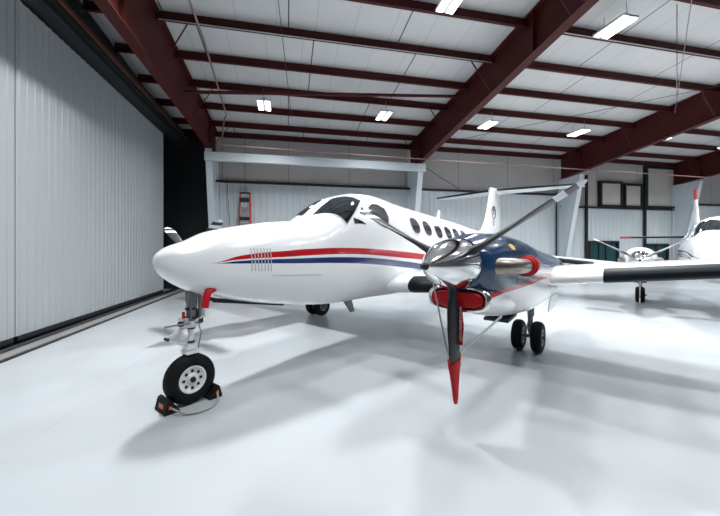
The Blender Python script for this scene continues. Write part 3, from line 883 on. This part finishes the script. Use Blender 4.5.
# yellow decal and cowl seams on the port nacelle
nac = cfg1['nacelle']
def npatch(pts, off, m_, name, parent):
    mb = MB(); ring = [section(nac, s, t, 2.3, L1) for s, t in pts]
    c = Vector((sum(p.x for p in ring)/len(ring), -L1, 1.55))
    mb.loft([[p+(p-c).normalized()*off for p in ring], [p-(p-c).normalized()*.01 for p in ring]])
    return mb.build(name, m_, parent, smooth=40)
nac_port = [o for o in plane.children if o.name.startswith('engine_nacelle')][0]
npatch(ell(2.42, .62, .07, .10, 14), .006, M['yellow'], 'yellow_decal', nac_port)

# --- covers on the near airplane (lifted off before flight)
def AW(s, b, z):
    return Vector((-2.19+s*math.cos(TH)+b*math.sin(TH), 3.545+s*math.sin(TH)-b*math.cos(TH), z))
def aplace(mb, name, m_, origin, smooth=None):
    o0 = Vector((origin[0], -origin[1], origin[2]))
    mb.v = [tuple(Vector(v)-o0) for v in mb.v]
    return mb.build(name, m_, loc=AW(*origin), rot=(0, 0, TH), smooth=smooth)
# propeller tip boot
a = 0.03; ca, sa = math.cos(a), math.sin(a)
def bl(r, dx=0, dl=0):  # point along the lower port blade
    return Vector((1.609+dx, -(L1+sa*r+dl), 1.60-ca*r))
m = MB(); rings = []
for r, hw, ht in ((.90, .128, .030), (.93, .126, .032), (1.03, .095, .026), (1.14, .066, .022), (1.25, .042, .020), (1.29, .022, .014)):
    rings.append([bl(r, hw*math.cos(2*PI*k/20), ht*math.sin(2*PI*k/20)) for k in range(20)])
m.loft(rings, cap=True)
for dx in (-.115, .115): # pointed ears that take the straps
    m.bar(bl(.93, dx), bl(.84, dx*1.15), .03, .012, up=(0, 1, 0))
boot = aplace(m, 'propeller_boot', M['red'], (1.609, L1, .6), 50)
tag(boot, 'red cover pulled over the lower propeller blade tip with two white straps', 'propeller cover')
for pts in ([bl(.85, -.13), Vector((1.70, -(L1-.24), 1.44))], [bl(.85, .13), Vector((2.15, -(L1+.30), 1.08))]):
    m = MB().bar(pts[0], pts[1], .028, .006, up=(0, 1, 0))
    o0 = Vector((1.609, -L1, .6)); m.v = [tuple(Vector(v)-o0) for v in m.v]
    m.build('strap', M['strap'], boot)
# exhaust cap
s0 = 1.72
m = MB().revolve([(-.13, .083), (-.12, .100), (-.03, .108), (.05, .102), (.09, .07), (.10, .003)], (s0+.99, -(L1+.435), 1.575), (1, -.07, 0), 28)
m.revolve([(-.085, .104), (-.075, .118), (-.055, .118), (-.045, .104)], (s0+.99, -(L1+.435), 1.575), (1, -.07, 0), 28)
tag(aplace(m, 'exhaust_cover', M['red'], (s0+.99, L1+.435, 1.575), 50), 'round red cover on the bent steel exhaust of the near blue engine', 'exhaust cover')
# intake plug
def stad2(s, hw, z0, z1, n=32, p=3.2):
    return [Vector((s, -(L1+hw*spow(math.cos(2*PI*k/n), 2/p)), (z0+z1)/2+(z1-z0)/2*spow(math.sin(2*PI*k/n), 2/p))) for k in range(n)]
m = MB().loft([stad2(s0+.03, .25, 1.195, 1.355), stad2(s0-.005, .248, 1.20, 1.352), stad2(s0-.02, .225, 1.215, 1.34)])
plug = aplace(m, 'intake_plug', M['red'], (s0, L1, 1.27), 50)
tag(plug, 'red plug filling the chin air intake under the polished spinner', 'intake plug')
m = MB()
o0 = Vector((s0, -L1, 1.27))
rings = []
for k in range(9):
    z = 1.25-.40*k/8; y = -(L1+.062)+.004*math.sin(k*1.1); x = s0-.045+.006*math.cos(k*1.3)
    rings.append([(x, y-.022, z), (x, y+.022, z), (x+.004, y+.022, z), (x+.004, y-.022, z)])
m.loft(rings); m.v = [tuple(Vector(v)-o0) for v in m.v]
stm = m.build('streamer', M['red'], plug)
tx = bpy.data.curves.new('lettering', 'FONT'); tx.body = 'REMOVE BEFORE FLIGHT'; tx.size = .030; tx.align_x = 'CENTER'; tx.align_y = 'CENTER'; tx.extrude = .0008
to = bpy.data.objects.new('lettering', tx); scene.collection.objects.link(to); tx.materials.append(M['white_text'])
bpy.context.view_layer.update()
dg = bpy.context.evaluated_depsgraph_get()
tme = bpy.data.meshes.new_from_object(to.evaluated_get(dg)); bpy.data.objects.remove(to)
lo = bpy.data.objects.new('lettering', tme); scene.collection.objects.link(lo)
lo.parent = stm
lo.matrix_local = Matrix.Translation(Vector((-.056, -.062, -.22))) @ Matrix(((0, 0, -1), (0, -1, 0), (-1, 0, 0))).to_4x4()
# pitot cover under the nose
m = MB().tube([(.60, -.22, 1.315), (.53, -.245, 1.305), (.465, -.26, 1.285), (.44, -.262, 1.22), (.425, -.262, 1.11)], [.030, .045, .050, .048, .046], 14, flat=.75)
pc = aplace(m, 'pitot_cover', M['red'], (.45, .26, 1.2), 50)
tag(pc, 'red fabric pitot cover hanging under the nose behind the nose gear strut', 'pitot cover')
m = MB().tube([(.64, -.20, 1.325), (.585, -.225, 1.32)], .034, 12); o0 = Vector((.45, -.26, 1.2)); m.v = [tuple(Vector(v)-o0) for v in m.v]
m.build('cuff', M['strap'], pc, smooth=40)

# --- wheel chocks with rope
def chock(s, b, flipx, label):
    # sloped faces with a hollow toward the tyre
    prof = [(0, 0), (.155, 0), (.155, .02), (.125, .135), (.09, .15), (.055, .10), (.02, .045), (0, .02)]
    m = MB()
    rings = [[(x*flipx, y, z) for x, z in prof] for y in (-.13, -.115, .115, .13)]
    m.loft(rings)
    o = m.build('wheel_chock', M['rubber'], loc=AW(s, b, 0), rot=(0, 0, TH))
    k = MB(); x0, x1 = .128, .152
    d = MB().add([(.1485*flipx, y, .05) for y in (-.06, .05)]+[(.1375*flipx, y, .092) for y in (-.05, .06)]+[(.1455*flipx, y, .05) for y in (-.06, .05)]+[(.1345*flipx, y, .092) for y in (-.05, .06)],
                 [(0, 1, 3, 2), (4, 6, 7, 5), (0, 2, 6, 4), (1, 5, 7, 3), (2, 3, 7, 6), (0, 4, 5, 1)])
    d.add([(.075*flipx, -.131, .05), (.115*flipx, -.131, .055), (.11*flipx, -.131, .09), (.085*flipx, -.131, .085), (.075*flipx, -.125, .05), (.115*flipx, -.125, .055), (.11*flipx, -.125, .09), (.085*flipx, -.125, .085)],
          [(0, 1, 2, 3), (7, 6, 5, 4), (0, 4, 5, 1), (1, 5, 6, 2), (2, 6, 7, 3), (3, 7, 4, 0)])
    d.build('orange_mark', M['orange'], o)
    return tag(o, label, 'wheel chock', 'chocks at the nose wheel')
c1 = chock(.383-.165, 0, -1, 'black rubber wheel chock with orange mark in front of the nose wheel, at its left')
c2 = chock(.383+.165, 0, 1, 'black rubber wheel chock with orange mark behind the nose wheel, at its right')
pts = []
for k in range(17):
    t = k/16; s = .383-.25+.50*t
    pts.append((s, -(.145+.20*math.sin(PI*t)**.6), .012 + (.05*(1-min(1, t*6)) + .05*(1-min(1, (1-t)*6)))))
m = MB().tube(pts, .011, 8)
tag(aplace(m, 'chock_rope', M['rope'], (.383, .2, 0), 50), 'grey rope on the floor joining the two nose wheel chocks', 'rope')

# --- second airplane, parked at the right
def squash(tab):
    out = []
    for s, w, a, b, c, nn in tab:
        s2 = s if s <= 4.4 else 4.4+(s-4.4)*(5.2/8.5)
        k = lambda z: 0.70+(z-0.82)*0.925+0.10
        out.append((s2, w*1.0, k(a)+.08, k(b), k(c), nn))
    return out
ST2 = squash(ST)
GREY = (0.10, 0.11, 0.13)
st2a = [(0, 1.45), (1.2, 1.50), (2.2, 1.56), (3.2, 1.68), (5, 1.70), (9, 1.8)]
paint2 = striped_paint('white_paint_thin_dark_stripes', [((0.02, 0.03, 0.10), st2a, [(0, .0), (.8, .02), (3, .03), (9, .03)]),
    (GREY, [(a_, z_-.10) for a_, z_ in st2a], [(0, 0), (.8, .015), (9, .02)]), ((0.30, .05, .06), [(a_, z_-.17) for a_, z_ in st2a], [(0, 0), (1.4, .012), (9, .015)])])
finm = mat('white_fin_red_top', WHITE, 0.25, coat=0.5)
fnt = finm.node_tree; bs = fnt.nodes['Principled BSDF']
tcn = fnt.nodes.new('ShaderNodeTexCoord'); spn = fnt.nodes.new('ShaderNodeSeparateXYZ'); fnt.links.new(tcn.outputs['Object'], spn.inputs[0])
colf = mix_col(fnt, mnode(fnt, 'GREATER_THAN', spn.outputs[2], 3.75), WHITE, (0.45, 0.03, 0.04))
fnt.links.new(colf, bs.inputs['Base Color'])
TH2 = R(50)
L2 = 1.72
dz = -.12
cfg2 = dict(tab=ST2, paint=paint2, lat=L2, windows=[(4.3, .45), (5.0, .43), (5.7, .40)],
    wing=[(3.0, 0.5, 1.0, 2.2, .15), (3.2, 1.8, 1.1, 2.1, .145), (3.4, 2.5, 1.20, 1.8, .14), (4.0, 7.6, 1.80, .95, .12)],
    boots=[(2.9, 7.5, True)], dz=dz,
    nacelle=[(s_-.11, w_, a_+dz, max(b_+dz, .82), c_+dz) for s_, w_, a_, b_, c_ in nac],
    nacpaint=M['paint'], scoop=M['geargrey'], main_s=4.3, prop_s=1.5, prop_z=1.48, R=1.17, blade=(0.03, 0.0), blade_mat=M['blade_small'],
    fin=[(6.7, 2.0, 2.6), (7.6, 2.35, 1.9), (8.1, 2.8, 1.55), (8.9, 4.2, .95)], finpaint=finm,
    stab=[(8.35, 0.15, 2.25, 1.25, .09), (8.75, 2.4, 2.28, .75, .09)], wheels=(.04,), ww=.25, nose_s=.40, belly=M['paint'], stab_tip=True)
hub2 = Vector((7.46, 8.93))
u2 = Vector((math.cos(TH2), math.sin(TH2))); v2 = Vector((math.sin(TH2), -math.cos(TH2)))
tip2 = hub2+v2*L2-u2*1.5
plane2 = airplane('airplane', (tip2.x, tip2.y, 0), TH2, cfg2)
tag(plane2, 'white twin propeller airplane with thin dark stripes parked behind the near wing at the right', 'airplane')

# ------------------------------------------------------------------ ladder
def ladder():
    root = empty('step_ladder', H(-1.93, 16.05, 0), HANG)
    h = 4.35
    for sx in (-1, 1):
        m = MB().bar((sx*.30, -.25, 0.01), (sx*.20, .10, h), .045, .09, up=(0, 1, 0))
        m.build('rail', M['ladder_red'], root)
        m = MB().bar((sx*.32, .27, 0.01), (sx*.22, .20, h), .04, .05, up=(0, 1, 0))
        m.build('rear_rail', M['ladder_red'], root)
    for k in range(1, 14):
        z = k*.305; f = z/h
        m = MB().box((0, -.25+.35*f, z), ((.30-.10*f)*2, .10, .03)); m.build('step', M['alu'], root)
    MB().box((0, .13, h), (.48, .22, .05)).build('top_cap', M['darksteel'], root)
    MB().box((0, -.06, h-.35), (.40, .03, .20)).build('label_plate', M['darksteel'], root)
    MB().box((0, -.14, h-1.2), (.44, .03, .16)).build('label_plate', M['darksteel'], root)
    return root
tag(ladder(), 'tall red fibreglass step ladder standing against the back wall beside the left column', 'ladder')
m = MB().box((22.3, 16.1, .75), (1.6, .5, .12)); m.box((22.3, 16.1, .35), (1.4, .42, .68)); m.box((22.0, 16.0, .95), (.5, .3, .28)); m.box((22.7, 16.05, .9), (.4, .25, .18))
tag(hb(m, 'workbench', M['darksteel'], origin=(22.3, 16.1, 0)), 'dark workbench with equipment below the right teal window', 'workbench')
